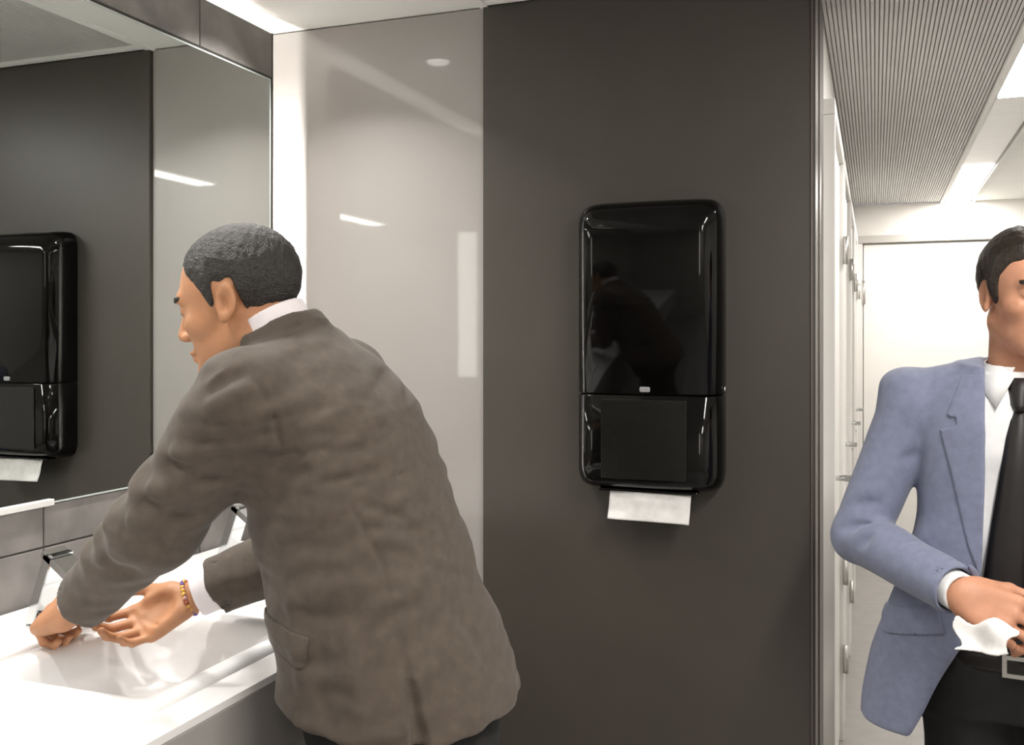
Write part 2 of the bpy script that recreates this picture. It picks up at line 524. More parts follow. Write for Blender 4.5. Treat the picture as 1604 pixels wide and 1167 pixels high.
# ---------------------------------------------------------------- towel dispenser
DX0, DX1, DZ0, DZ1 = 0.852, 1.222, 1.078, 1.805
DYW = -0.0125
disp = empty('towel_dispenser', ((DX0 + DX1) / 2, DYW, DZ0), 'tall glossy black paper towel dispenser on the dark wall', 'dispenser')
OFF = disp.location


def disp_ring(z, ins, dep, fr):
    """section at height z: ins = side inset, dep = depth of the front, fr = front inset"""
    xa, xb = DX0 + ins, DX1 - ins
    yb = DYW - 0.0005
    yf = yb - dep
    pts = []
    # left side from wall to front with rounded shoulder
    c = 0.034
    left = [(0, 0.0), (0.0, 0.35), (0.002, 0.52), (0.007, 0.68), (0.014, 0.80), (0.022, 0.89), (0.031, 0.955), (0.040, 0.988), (0.052, 1.0)]
    for (o_, f_) in left:
        pts.append((xa + o_, yb + (yf - yb) * f_))
    mid = []
    for k in range(1, 8):
        s = k / 8
        bul = 0.004 * (1 - (2 * s - 1) ** 2)
        mid.append((xa + 0.052 + (xb - xa - 0.104) * s, yf - bul))
    pts += mid
    for (o_, f_) in reversed(left):
        pts.append((xb - o_, yb + (yf - yb) * f_))
    return [Vector((p[0], p[1], z)) - Vector(OFF) for p in pts]


def disp_shell(name, levels, m):
    bm = bmesh.new()
    ring_loft(bm, [disp_ring(*l, 0) for l in levels])
    o = bm_to(name, bm, m, disp, True)
    es = o.modifiers.new('split', 'EDGE_SPLIT')
    es.split_angle = math.radians(50)
    return o


ZS = 1.318
D = 0.100
disp_shell('upper_cover', [(ZS + 0.0015, 0.002, D - 0.002), (ZS + 0.004, 0, D), (DZ1 - 0.075, 0, D), (DZ1 - 0.055, 0.0, D - 0.001),
                           (DZ1 - 0.040, 0.001, D - 0.006), (DZ1 - 0.026, 0.004, D - 0.014), (DZ1 - 0.014, 0.010, D - 0.026),
                           (DZ1 - 0.006, 0.018, D - 0.040), (DZ1, 0.030, D - 0.058)], M_black)
disp_shell('lower_cover', [(DZ0, 0.028, D - 0.045), (DZ0 + 0.005, 0.016, D - 0.028), (DZ0 + 0.014, 0.008, D - 0.014), (DZ0 + 0.026, 0.003, D - 0.006),
                           (DZ0 + 0.045, 0.0, D - 0.001), (DZ0 + 0.06, 0, D), (ZS - 0.004, 0, D), (ZS - 0.0015, 0.002, D - 0.002)], M_black)
box('window', (DX0 + 0.075, DYW - D - 0.0070, DZ0 + 0.030), (DX1 - 0.080, DYW - D - 0.002, ZS - 0.012), M_blackwin, disp, bevel=0.002)
bm = bmesh.new()
bx = (DX0 + DX1) / 2 + 0.002
rings = [[Vector((p[0], DYW - D - y, p[1])) - Vector(OFF) for p in rrect(bx - 0.013 + i, bx + 0.013 - i, ZS + 0.007 + i, ZS + 0.020 - i, 0.004, 3)]
         for i, y in ((0, 0.002), (0, 0.0055), (0.001, 0.0062))]
ring_loft(bm, rings)
tag(bm_to('badge', bm, M_badge, disp), 'small silver badge')
bm = bmesh.new()
lathe(bm, [(0.008, 0), (0.008, 0.004), (0.005, 0.0055)], 16, Matrix.Translation(Vector((DX1 - 0.0005, DYW - 0.035, ZS + 0.015)) - Vector(OFF)) @ Matrix.Rotation(math.pi / 2, 4, 'Y'))
tag(bm_to('key_lock', bm, M_steel, disp, True), 'small round steel key lock')
box('towel_slot', (DX0 + 0.06, DYW - D + 0.030, DZ0 - 0.006), (DX1 - 0.06, DYW - 0.03, DZ0 - 0.0002), M_black, disp, bevel=0.002)


def towel_sheet(name, w, h, seed, parent=None, amp=0.003):
    rnd = random.Random(seed)
    bm = bmesh.new()
    nx, nz = 26, 14
    ph = [rnd.uniform(0, 6) for _ in range(8)]
    grid = []
    for j in range(nz + 1):
        row = []
        for i in range(nx + 1):
            u, v = i / nx, j / nz
            xx = (u - 0.5) * w
            zz = -v * h
            yy = amp * (math.sin(7 * u + ph[0] + 2 * v) + 0.6 * math.sin(13 * u - 4 * v + ph[1]) + 0.4 * math.sin(9 * v + ph[2]))
            yy -= 0.012 * v * v
            row.append(bm.verts.new((xx, yy, zz)))
        grid.append(row)
    for j in range(nz):
        for i in range(nx):
            bm.faces.new((grid[j][i], grid[j][i + 1], grid[j + 1][i + 1], grid[j + 1][i]))
    o = bm_to(name, bm, M_paper, parent, True)
    s = o.modifiers.new('ply', 'SOLIDIFY')
    s.thickness = 0.0012
    return o


ts = towel_sheet('paper_towel', 0.206, 0.070, 4)
ts.location = ((DX0 + DX1) / 2 + 0.005, DYW - 0.062, DZ0 - 0.008)
ts.rotation_euler = (math.radians(-4), math.radians(1.0), 0)
tag(ts, 'white paper towel sheet hanging out of the black dispenser', 'paper towel')
#PEOPLE
# ---------------------------------------------------------------- organic modelling: smooth distance fields meshed by surface nets
F32 = np.float32


def V3(*a):
    return np.array(a, dtype=np.float64)


def unit(v):
    v = np.asarray(v, float)
    return v / np.linalg.norm(v)


def frame(xdir, zhint):
    x = unit(xdir)
    y = unit(np.cross(zhint, x))
    z = np.cross(x, y)
    return np.stack([x, y, z], axis=1)          # columns = local axes


class Prim:
    def __init__(s, fn, c, r, op='u', k=0.01):
        s.fn, s.c, s.r, s.op, s.k = fn, np.asarray(c, float), float(r), op, k


def p_ell(c, r, R=None, op='u', k=0.01):
    c = np.asarray(c, float)
    r = np.asarray(r, float)
    R_ = np.eye(3) if R is None else R
    def fn(P):
        q = (P - c) @ R_
        k0 = np.sqrt(((q / r) ** 2).sum(1))
        k1 = np.sqrt(((q / (r * r)) ** 2).sum(1)) + 1e-9
        return k0 * (k0 - 1) / k1
    return Prim(fn, c, r.max(), op, k)


def p_cap(a, b, ra, rb, op='u', k=0.01, flat=False):
    a = np.asarray(a, float)
    b = np.asarray(b, float)
    ab = b - a
    L2 = float(ab @ ab) + 1e-12
    def fn(P):
        t = np.clip(((P - a) @ ab) / L2, 0, 1)
        q = P - a - t[:, None] * ab
        d = np.sqrt((q * q).sum(1)) - (ra + (rb - ra) * t)
        if flat:
            d = np.maximum(d, ((P - b) @ ab) / math.sqrt(L2))
        return d
    return Prim(fn, (a + b) / 2, math.sqrt(L2) / 2 + max(ra, rb), op, k)


def p_box(c, h, R=None, rad=0.0, op='u', k=0.005):
    c = np.asarray(c, float)
    h = np.asarray(h, float)
    R_ = np.eye(3) if R is None else R
    def fn(P):
        q = np.abs((P - c) @ R_) - (h - rad)
        return np.sqrt((np.maximum(q, 0) ** 2).sum(1)) + np.minimum(q.max(1), 0) - rad
    return Prim(fn, c, np.linalg.norm(h), op, k)


def p_torus(c, R, r_major, r_minor, flat=1.0, op='u', k=0.01, ell=1.0):
    """torus round local z; flat stretches the tube along z, ell stretches the ring along local x"""
    c = np.asarray(c, float)
    def fn(P):
        q = (P - c) @ R
        rr = np.sqrt((q[:, 0] / ell) ** 2 + q[:, 1] ** 2) - r_major
        return np.sqrt(rr * rr + (q[:, 2] / flat) ** 2) - r_minor
    return Prim(fn, c, r_major * max(ell, 1) + r_minor * max(flat, 1), op, k)


def p_slices(zs, cx, cy, a, b, n=2.3, M=None, op='u', k=0.02, org=(0, 0, 0)):
    """stack of level cross sections; local x = front-back half size a, local y = side half size b"""
    zs, cx, cy, a, b = [np.asarray(v, float) if np.ndim(v) else np.full(len(zs), float(v)) for v in (zs, cx, cy, a, b)]
    org = np.asarray(org, float)
    M_ = np.eye(3) if M is None else M
    zf = np.linspace(zs[0], zs[-1], 400)
    def sm(v):
        w = np.interp(zf, zs, v)
        ker = np.hanning(41); ker /= ker.sum()
        return np.convolve(np.pad(w, 20, mode='edge'), ker, 'valid')
    CX, CY, A, B = sm(cx), sm(cy), sm(a), sm(b)
    def fn(P):
        q = (P - org) @ M_
        z = q[:, 2]
        x = q[:, 0] - np.interp(z, zf, CX)
        y = q[:, 1] - np.interp(z, zf, CY)
        aa, bb = np.interp(z, zf, A), np.interp(z, zf, B)
        rr = (np.abs(x / aa) ** n + np.abs(y / bb) ** n) ** (1.0 / n)
        ln = np.sqrt(x * x + y * y)
        d = np.where(rr > 1e-4, ln * (1 - 1 / np.maximum(rr, 1e-4)), -np.minimum(aa, bb))
        d = np.maximum(d, -np.minimum(aa, bb)) * 0.9
        return np.maximum(d, np.maximum(z - zs[-1], zs[0] - z))
    zc = (zs[0] + zs[-1]) / 2
    c = org + M_ @ np.array([np.mean(cx), np.mean(cy), zc])
    r = math.hypot((zs[-1] - zs[0]) / 2, max(a.max(), b.max()) * 1.3 + np.ptp(cx))
    return Prim(fn, c, r, op, k)


def p_half(pt, nrm, op='i', k=0.004, c=None, r=None):
    """half space: keeps the side the normal points away from"""
    pt = np.asarray(pt, float)
    nn = unit(nrm)
    return Prim(lambda P: (P - pt) @ nn, pt if c is None else c, 99 if r is None else r, op, k)


def smin(a, b, k):
    h = np.maximum(k - np.abs(a - b), 0) / k
    return np.minimum(a, b) - h * h * k * 0.25


class Field:
    def __init__(s, prims, disp=None):
        s.prims, s.disp = prims, disp

    def __call__(s, P, c=None, r=None):
        d = np.full(len(P), 9.0)
        for p in s.prims:
            if c is not None and p.op in 'us':
                if np.linalg.norm(p.c - c) - p.r - r > p.k + 0.03:
                    continue
            v = p.fn(P)
            if p.op == 'u':
                d = smin(d, v, p.k)
            elif p.op == 's':
                d = -smin(-d, v, p.k)
            else:
                d = -smin(-d, -v, p.k)
        if s.disp is not None:
            near = np.abs(d) < 0.03
            if near.any():
                d[near] += s.disp(P[near])
        return d


def waves(P, freqs, seed, amp):
    rnd = np.random.RandomState(seed)
    out = np.zeros(len(P))
    for f in freqs:
        u = rnd.normal(size=3)
        u /= np.linalg.norm(u)
        w = rnd.normal(size=3)
        w /= np.linalg.norm(w)
        out += np.sin(f * (P @ u) + 1.3 * np.sin(0.6 * f * (P @ w) + rnd.rand() * 6) + rnd.rand() * 6)
    return out * (amp / len(freqs))


def creases(P, segs):
    """segs: (a, b, depth, width): furrow (depth > 0) or ridge (depth < 0) along a segment, fading to its ends"""
    out = np.zeros(len(P))
    lo_, hi_ = P.min(0), P.max(0)
    for a, b, A, w in segs:
        a = np.asarray(a, float)
        b = np.asarray(b, float)
        if (np.maximum(a, b) + 3 * w < lo_).any() or (np.minimum(a, b) - 3 * w > hi_).any():
            continue
        ab = b - a
        t = ((P - a) @ ab) / (ab @ ab)
        tc = np.clip(t, 0, 1)
        q = P - a - tc[:, None] * ab
        d2 = (q * q).sum(1)
        fade = np.clip(1.15 - np.abs(2 * tc - 1) ** 3, 0, 1)
        out += A * fade * np.exp(-d2 / (w * w))
    return out


def mesh_field(name, f, lo, hi, h, smooth_it=1, n=16):
    lo = np.asarray(lo, float)
    hi = np.asarray(hi, float)
    dims = np.ceil((hi - lo) / h).astype(int) + 2
    nb = np.ceil(dims / n).astype(int)
    idx = np.stack(np.meshgrid(*[np.arange(b) for b in nb], indexing='ij'), -1).reshape(-1, 3)
    cen = lo + (idx * n + n / 2) * h
    hd = math.sqrt(3) * (n / 2 + 1) * h
    dc = np.concatenate([f(cen[i:i + 20000]) for i in range(0, len(cen), 20000)])
    idx = idx[np.abs(dc) < hd * 1.3 + 0.012]
    S = (dims + 4).astype(np.int64)
    cid = lambda c: ((c[..., 0] + 1) * S[1] + (c[..., 1] + 1)) * S[2] + (c[..., 2] + 1)
    allv, allid, allq = [], [], []
    g = np.arange(-1, n + 1)
    GX, GY, GZ = np.meshgrid(g, g, g, indexing='ij')
    G = np.stack([GX, GY, GZ], -1)
    edges = [((0, 0, 0), (1, 0, 0)), ((0, 1, 0), (1, 1, 0)), ((0, 0, 1), (1, 0, 1)), ((0, 1, 1), (1, 1, 1)),
             ((0, 0, 0), (0, 1, 0)), ((1, 0, 0), (1, 1, 0)), ((0, 0, 1), (0, 1, 1)), ((1, 0, 1), (1, 1, 1)),
             ((0, 0, 0), (0, 0, 1)), ((1, 0, 0), (1, 0, 1)), ((0, 1, 0), (0, 1, 1)), ((1, 1, 0), (1, 1, 1))]
    m = n + 2
    for bi in idx:
        base = bi * n
        gp = G + base
        P = (lo + gp.reshape(-1, 3) * h)
        c = lo + (base + n / 2) * h
        D = f(P, c, hd).reshape(m, m, m)
        ins = D < 0
        if ins.all() or not ins.any():
            continue
        cells = np.zeros((m - 1,) * 3, int)
        for a in (0, 1):
            for b in (0, 1):
                for e in (0, 1):
                    cells += ins[a:a + m - 1, b:b + m - 1, e:e + m - 1]
        act = np.argwhere((cells > 0) & (cells < 8))
        acc = np.zeros((len(act), 3))
        cnt = np.zeros(len(act))
        for e0, e1 in edges:
            A = act + e0
            B = act + e1
            da = D[A[:, 0], A[:, 1], A[:, 2]]
            db = D[B[:, 0], B[:, 1], B[:, 2]]
            x = (da < 0) != (db < 0)
            t = np.where(x, da / np.where(x, da - db, 1), 0)
            pt = np.array(e0) + t[:, None] * (np.array(e1) - np.array(e0))
            acc += np.where(x[:, None], pt, 0)
            cnt += x
        pos = lo + (act + acc / cnt[:, None] + base - 1) * h
        allv.append(pos)
        allid.append(cid(act + base - 1))
        for ax in range(3):
            o1, o2 = [(1, 2), (2, 0), (0, 1)][ax]
            e = np.zeros(3, int); e[ax] = 1
            sl0 = tuple(slice(1, m - 1) for _ in range(3))
            sl1 = tuple(slice(1 + e[i], m - 1 + e[i]) for i in range(3))
            s0, s1 = ins[sl0], ins[sl1]
            q = np.argwhere(s0 != s1)
            if not len(q):
                continue
            flip = ~s0[q[:, 0], q[:, 1], q[:, 2]]
            cc = q + 1 + base - 1
            u1 = np.zeros(3, int); u1[o1] = 1
            u2 = np.zeros(3, int); u2[o2] = 1
            quad = np.stack([cid(cc - u1 - u2), cid(cc - u2), cid(cc), cid(cc - u1)], 1)
            quad[flip] = quad[flip][:, ::-1]
            allq.append(quad)
    ids = np.concatenate(allid)
    vv = np.concatenate(allv)
    qq = np.concatenate(allq)
    uid, first = np.unique(ids, return_index=True)
    v = vv[first]
    q = np.searchsorted(uid, qq)
    okq = (uid[np.clip(q, 0, len(uid) - 1)] == qq).all(1)
    q = q[okq]
    for _ in range(smooth_it):
        e = np.concatenate([q[:, [0, 1]], q[:, [1, 2]], q[:, [2, 3]], q[:, [3, 0]]])
        s = np.zeros_like(v)
        k = np.zeros(len(v))
        for ax in range(3):
            s[:, ax] = np.bincount(e[:, 0], v[e[:, 1], ax], len(v)) + np.bincount(e[:, 1], v[e[:, 0], ax], len(v))
        k = np.bincount(e[:, 0], minlength=len(v)) + np.bincount(e[:, 1], minlength=len(v))
        v = v + 0.5 * (s / np.maximum(k, 1)[:, None] - v)
    return v, q


def field_object(name, f, lo, hi, h, material, parent, smooth_it=1):
    v, q = mesh_field(name, f, lo, hi, h, smooth_it)
    v = v - np.array(parent.location)
    me = bpy.data.meshes.new(name)
    me.vertices.add(len(v))
    me.vertices.foreach_set('co', v.astype(F32).ravel())
    me.loops.add(len(q) * 4)
    me.loops.foreach_set('vertex_index', q.astype(np.int32).ravel())
    me.polygons.add(len(q))
    me.polygons.foreach_set('loop_start', np.arange(0, len(q) * 4, 4, dtype=np.int32))
    me.update(calc_edges=True)
    me.validate()
    return link_mesh(name, me, material, parent, True)


# ---- head in its own frame: x forward, y left, z up, origin between the ears
def head_prims(org, R, s=1.0, ears=True):
    w = lambda x, y, z: org + s * (R @ np.array([x, y, z]))
    E = lambda c, r, op='u', k=0.02, Q=None: p_ell(w(*c), np.array(r) * s, R if Q is None else R @ Q, op, k * s)
    C = lambda a, b, ra, rb, op='u', k=0.02: p_cap(w(*a), w(*b), ra * s, rb * s, op, k * s)
    L = [E((-0.012, 0, 0.045), (0.099, 0.077, 0.086)),
         E((0.030, 0, 0.005), (0.063, 0.063, 0.085), k=0.03),
         E((0.034, 0, -0.058), (0.056, 0.055, 0.055), k=0.035),
         C((-0.012, 0.050, -0.05), (0.068, 0.020, -0.098), 0.016, 0.013, k=0.03),
         C((-0.012, -0.050, -0.05), (0.068, -0.020, -0.098), 0.016, 0.013, k=0.03),
         E((0.080, 0, -0.100), (0.020, 0.022, 0.017), k=0.02),
         C((0.082, -0.036, 0.028), (0.082, 0.036, 0.028), 0.012, 0.012, k=0.016)]
    for sg in (1, -1):
        L += [E((0.058, sg * 0.045, -0.018), (0.026, 0.020, 0.020), k=0.02),
              E((0.099, sg * 0.032, 0.007), (0.018, 0.019, 0.013), 's', 0.012),
              E((0.080, sg * 0.032, 0.008), (0.0135, 0.0150, 0.0125), k=0.005),
              E((0.096, sg * 0.032, 0.0065), (0.010, 0.0125, 0.0038), 's', 0.002)]
    L += [C((0.090, 0, 0.018), (0.111, 0, -0.028), 0.0075, 0.0120, k=0.014),
          E((0.102, 0.012, -0.034), (0.011, 0.008, 0.008), k=0.007),
          E((0.102, -0.012, -0.034), (0.011, 0.008, 0.008), k=0.007),
          E((0.094, 0, -0.062), (0.012, 0.025, 0.006), k=0.007),
          E((0.092, 0, -0.074), (0.012, 0.021, 0.007), k=0.007),
          C((0.107, -0.022, -0.068), (0.107, 0.022, -0.068), 0.0022, 0.0022, 's', 0.004)]
    if ears:
        for sg in (1, -1):
            up = unit([-0.22, 0, 0.975])
            nn = unit(np.array([0.12, sg * 0.97, 0.05]))
            fw = unit(np.cross(up, nn))
            Q = np.stack([up, np.cross(nn, up), nn], axis=1)
            c = np.array([-0.009, sg * 0.079, 0.004])
            L += [p_torus(w(*c), R @ Q, 0.0145 * s, 0.0040 * s, 1.0, k=0.005, ell=1.62),
                  E(c - nn * 0.006, (0.024, 0.0145, 0.006), k=0.006, Q=Q),
                  E(c + nn * 0.002 + np.array([0.003, 0, -0.002]), (0.012, 0.0070, 0.008), 's', 0.003, Q),
                  E(c - up * 0.026 + np.array([0.004, 0, 0]), (0.009, 0.008, 0.0042), k=0.006, Q=Q),
                  E(c + np.array([0.014, -sg * 0.003, -0.004]), (0.007, 0.005, 0.005), k=0.005, Q=Q)]
    return L


def hair_field(org, R, s, thick, line_x, line_z):
    base = Field(head_prims(org, R, s, ears=False))
    def f(P, c=None, r=None):
        q = ((P - org) @ R) / s
        d0 = base(P, c, r)
        zl = np.interp(q[:, 0], line_x, line_z)
        zl = zl + 0.003 * np.sin(q[:, 1] * 190) + 0.002 * np.sin(q[:, 0] * 240)
        up = q[:, 2] - zl
        th = thick * (0.18 + 0.82 * np.clip(up / 0.045, 0, 1) ** 0.7)
        d = d0 - th + waves(P, (310, 350, 420, 470), 3, 0.0014)
        d = -smin(-d, up * 0.7 * s, 0.003)
        return np.maximum(d, -(d0 + 0.012))
    return f


# ---- hand: x to the fingers, y to the thumb side (side=1) or away from it (-1), z back of the hand
FING = [(0.034, 0.092, (0.044, 0.026, 0.021), 0.0092), (0.011, 0.096, (0.048, 0.030, 0.022), 0.0095),
        (-0.012, 0.092, (0.044, 0.028, 0.022), 0.0090), (-0.033, 0.083, (0.034, 0.021, 0.019), 0.0080)]


def hand_prims(org, R, side, curls, thumb=(0.5, 0.3), spread=1.0, s=1.0):
    w = lambda p: org + s * (R @ np.array([p[0], p[1] * side, p[2]]))
    L = []
    for i, (fy, fx, seg, r) in enumerate(FING):
        L.append(p_cap(w((0.006, fy * 0.55, 0.0)), w((fx, fy, 0.0)), 0.0145 * s, 0.0118 * s, k=0.016))
    L.append(p_cap(w((0.02, 0.024, -0.012)), w((0.055, 0.030, -0.010)), 0.016 * s, 0.012 * s, k=0.016))
    L.append(p_cap(w((0.02, -0.024, -0.010)), w((0.065, -0.030, -0.006)), 0.015 * s, 0.011 * s, k=0.016))
    L.append(p_ell(w((0.058, 0.0, -0.024)), (0.034 * s, 0.024 * s, 0.014 * s), R, 's', 0.012))
    for i, (fy, fx, seg, r) in enumerate(FING):
        p = np.array([fx, fy, 0.0])
        yaw = spread * (fy * 2.2)
        ang = 0.0
        for j, ln in enumerate(seg):
            ang += curls[i][j]
            d = np.array([math.cos(ang) * math.cos(yaw), math.cos(ang) * math.sin(yaw), -math.sin(ang)])
            q = p + d * ln
            L.append(p_cap(w(p), w(q), r * s * (1 - 0.06 * j), r * s * (0.93 - 0.08 * j), k=0.0045))
            p = q
    # thumb leaves the side of the palm near its base
    p = np.array([0.022, 0.030, -0.010])
    out, flex = thumb
    ang = out
    down = flex
    for j, (ln, r) in enumerate(((0.046, 0.0125), (0.034, 0.0105), (0.028, 0.0095))):
        d = unit([math.cos(ang), math.sin(ang), -math.sin(down)])
        q = p + d * ln
        L.append(p_cap(w(p), w(q), r * s, r * s * 0.92, k=0.006 if j else 0.014))
        p = q
        ang -= 0.22
        down += 0.12
    return L


def eye_parts(org, R, s, parent):
    for sg in (1, -1):
        bm = bmesh.new()
        bmesh.ops.create_uvsphere(bm, u_segments=16, v_segments=12, radius=0.0118 * s)
        c = org + s * (R @ np.array([0.0805, sg * 0.032, 0.0065]))
        bmesh.ops.translate(bm, vec=Vector(c - np.array(parent.location)), verts=bm.verts)
        e = bm_to('eye', bm, M_eye, parent, True)
        bm = bmesh.new()
        bmesh.ops.create_uvsphere(bm, u_segments=12, v_segments=8, radius=0.0068 * s)
        c = org + s * (R @ np.array([0.0868, sg * 0.032, 0.0065]))
        bmesh.ops.translate(bm, vec=Vector(c - np.array(parent.location)), verts=bm.verts)
        bm_to('iris', bm, M_iris, e, True)


def brow_parts(org, R, s, m, parent):
    base = Field(head_prims(org, R, s, ears=False))
    w = lambda x, y, z: org + s * (R @ np.array([x, y, z]))
    for sg in (1, -1):
        a, b = w(0.098, sg * 0.013, 0.030), w(0.082, sg * 0.047, 0.031)
        cap = Field([p_box(w(0.085, sg * 0.0315, 0.0300), (0.03, 0.019, 0.0045), R, 0.003)])
        def f(P, c=None, r=None):
            d = base(P, c, r)
            return np.maximum(np.maximum(d - 0.0030, cap(P)), -(d + 0.003))
        field_object('eyebrow', f, np.minimum(a, b) - 0.016, np.maximum(a, b) + 0.016, 0.0018, m, parent)


def shoe(name, x, y, yaw, parent):
    c, s_ = math.cos(yaw), math.sin(yaw)
    R = np.array([[c, -s_, 0], [s_, c, 0], [0, 0, 1]])
    o = np.array([x, y, 0.0])
    w = lambda p: o + R @ np.array(p)
    f = Field([p_ell(w((0.11, 0, 0.035)), (0.10, 0.048, 0.042), R, k=0.03),
               p_ell(w((-0.01, 0, 0.045)), (0.075, 0.040, 0.055), R, k=0.03),
               p_cap(w((0, 0, 0.05)), w((0, 0, 0.11)), 0.045, 0.042, k=0.03),
               p_box(w((0.07, 0, 0.010)), (0.145, 0.046, 0.012), R, 0.01, k=0.01),
               p_half((0, 0, 0.0015), (0, 0, -1))])
    return field_object(name, f, o - 0.26 * np.array([1, 1, 0]) - (0, 0, 0.01), o + 0.26 * np.array([1, 1, 0]) + (0, 0, 0.17), 0.007, M_leather, parent)


# ================================================================ man in brown at the basin
p1 = empty('person', (0.86, -1.06, 0), 'man in brown jacket bending over the basin with both hands out', 'person')
H1 = V3(0.552, -1.085, 1.513)
pit = math.radians(13)
az = math.radians(192)
f1 = V3(math.cos(az) * math.cos(pit), math.sin(az) * math.cos(pit), -math.sin(pit))
R1 = frame(f1, V3(-0.02, -0.05, 1))
C7 = V3(0.640, -1.07, 1.465)
SL, EL, WL = V3(0.662, -1.232, 1.358), V3(0.512, -1.255, 1.155), V3(0.308, -1.205, 1.004)
SR, ER, WR = V3(0.640, -0.885, 1.375), V3(0.615, -0.865, 1.085), V3(0.372, -0.998, 0.972)
# hands
RHL = frame(unit(V3(-0.88, 0.25, -0.30)), V3(-0.25, -0.50, 0.85))
RHR = frame(unit(V3(-0.62, -0.62, -0.42)), V3(-0.35, 0.55, -0.75))
cl = [(0.95, 1.45, 0.8), (1.0, 1.5, 0.85), (1.05, 1.5, 0.85), (1.1, 1.45, 0.8)]
cr = [(0.40, 0.75, 0.5), (0.42, 0.7, 0.45), (0.42, 0.65, 0.4), (0.42, 0.6, 0.4)]
body1 = Field(head_prims(H1, R1) + [
    p_cap(H1 + R1 @ V3(-0.035, 0, -0.045), C7 + V3(-0.02, 0, -0.03), 0.056, 0.062, k=0.03),
    p_ell((0.69, -1.06, 1.29), (0.085, 0.15, 0.14), k=0.05),
    p_ell((0.78, -1.06, 1.08), (0.11, 0.14, 0.18), k=0.05),
    p_ell((0.84, -1.06, 0.92), (0.12, 0.16, 0.12), k=0.05),
    p_cap(SL, EL, 0.050, 0.040, k=0.03), p_cap(EL, WL, 0.040, 0.027, k=0.02),
    p_cap(SR, ER, 0.050, 0.040, k=0.03), p_cap(ER, WR, 0.040, 0.027, k=0.02)]
    + hand_prims(WL, RHL, -1, cl, (0.55, 0.35)) + hand_prims(WR, RHR, 1, cr, (0.75, -0.15)),
    lambda P: creases(P, [(WR + RHR @ V3(*a), WR + RHR @ V3(*b), 0.0045, 0.0045) for a, b in
                          (((0.03, 0.018, -0.018), (0.07, 0.008, -0.016)), ((0.062, -0.036, -0.013), (0.088, 0.012, -0.014)), ((0.09, -0.03, -0.012), (0.094, 0.03, -0.012)))]))
field_object('body', body1, (0.10, -1.45, 0.76), (1.05, -0.78, 1.68), 0.003, M_skin1, p1)
eye_parts(H1, R1, 1.0, p1)
brow_parts(H1, R1, 1.0, M_hair, p1)
field_object('hair', hair_field(H1, R1, 1.0, 0.0065,
             [-0.13, -0.09, -0.05, -0.034, -0.026, 0.010, 0.014, 0.022, 0.034, 0.044, 0.058, 0.070, 0.10],
             [-0.050, -0.055, -0.052, -0.035, 0.036, 0.036, 0.004, 0.000, 0.026, 0.050, 0.066, 0.086, 0.100]),
             H1 - 0.17, H1 + 0.17, 0.0025, M_hair, p1)

CUL, CUR = WL + (EL - WL) * 0.10, WR + (ER - WR) * 0.17
J1 = [p_slices([0.80, 0.89, 0.95, 1.05, 1.15, 1.25, 1.35, 1.42, 1.46, 1.485],
               [0.850, 0.846, 0.838, 0.802, 0.768, 0.737, 0.702, 0.680, 0.658, 0.645], -1.06,
               [0.186, 0.182, 0.170, 0.160, 0.158, 0.154, 0.140, 0.103, 0.068, 0.045],
               [0.230, 0.225, 0.215, 0.198, 0.190, 0.192, 0.187, 0.135, 0.075, 0.045], 2.25, k=0.03),
      p_cap(C7 + V3(0.02, -0.05, -0.088), SL + V3(0.0, 0.005, -0.005), 0.068, 0.074, k=0.05),
      p_cap(C7 + V3(0.02, 0.05, -0.088), SR + V3(0.0, -0.005, -0.005), 0.068, 0.074, k=0.05),
      p_cap(SL, EL, 0.078, 0.064, k=0.035), p_cap(EL, CUL, 0.064, 0.049, k=0.02, flat=True),
      p_cap(SR, ER, 0.078, 0.062, k=0.035), p_cap(ER, CUR, 0.062, 0.056, k=0.02, flat=True),
      p_cap(CUL + unit(EL - WL) * 0.02, WL + (WL - EL) * 0.2, 0.040, 0.040, 's', 0.003),
      p_cap(CUR + unit(ER - WR) * 0.02, WR + (WR - ER) * 0.2, 0.046, 0.046, 's', 0.003)]
NK1 = unit(H1 + R1 @ V3(-0.035, 0, -0.045) - C7 + V3(0.02, 0, 0.03))     # neck direction
RN1 = frame(unit(np.cross(V3(0, 1, 0), NK1)), NK1)
NC1 = C7 + V3(-0.025, 0, 0.0)
J1 += [p_torus(NC1 - NK1 * 0.010, RN1, 0.070, 0.010, 2.0, k=0.012, ell=1.05),
       p_torus(NC1 - NK1 * 0.036, RN1, 0.090, 0.0035, 1.0, 's', 0.006, ell=1.05),
       p_cap(NC1, NC1 + NK1 * 0.12, 0.060, 0.062, 's', 0.006),
       # side vent and hem
       p_cap((0.890, -1.209, 1.12), (0.941, -1.230, 0.976), 0.001, 0.007, 's', 0.008),
       p_cap((0.941, -1.230, 0.976), (0.968, -1.242, 0.87), 0.007, 0.015, 's', 0.008),
       p_half((0.85, -1.06, 0.888), (-0.10, 0.02, -1))]
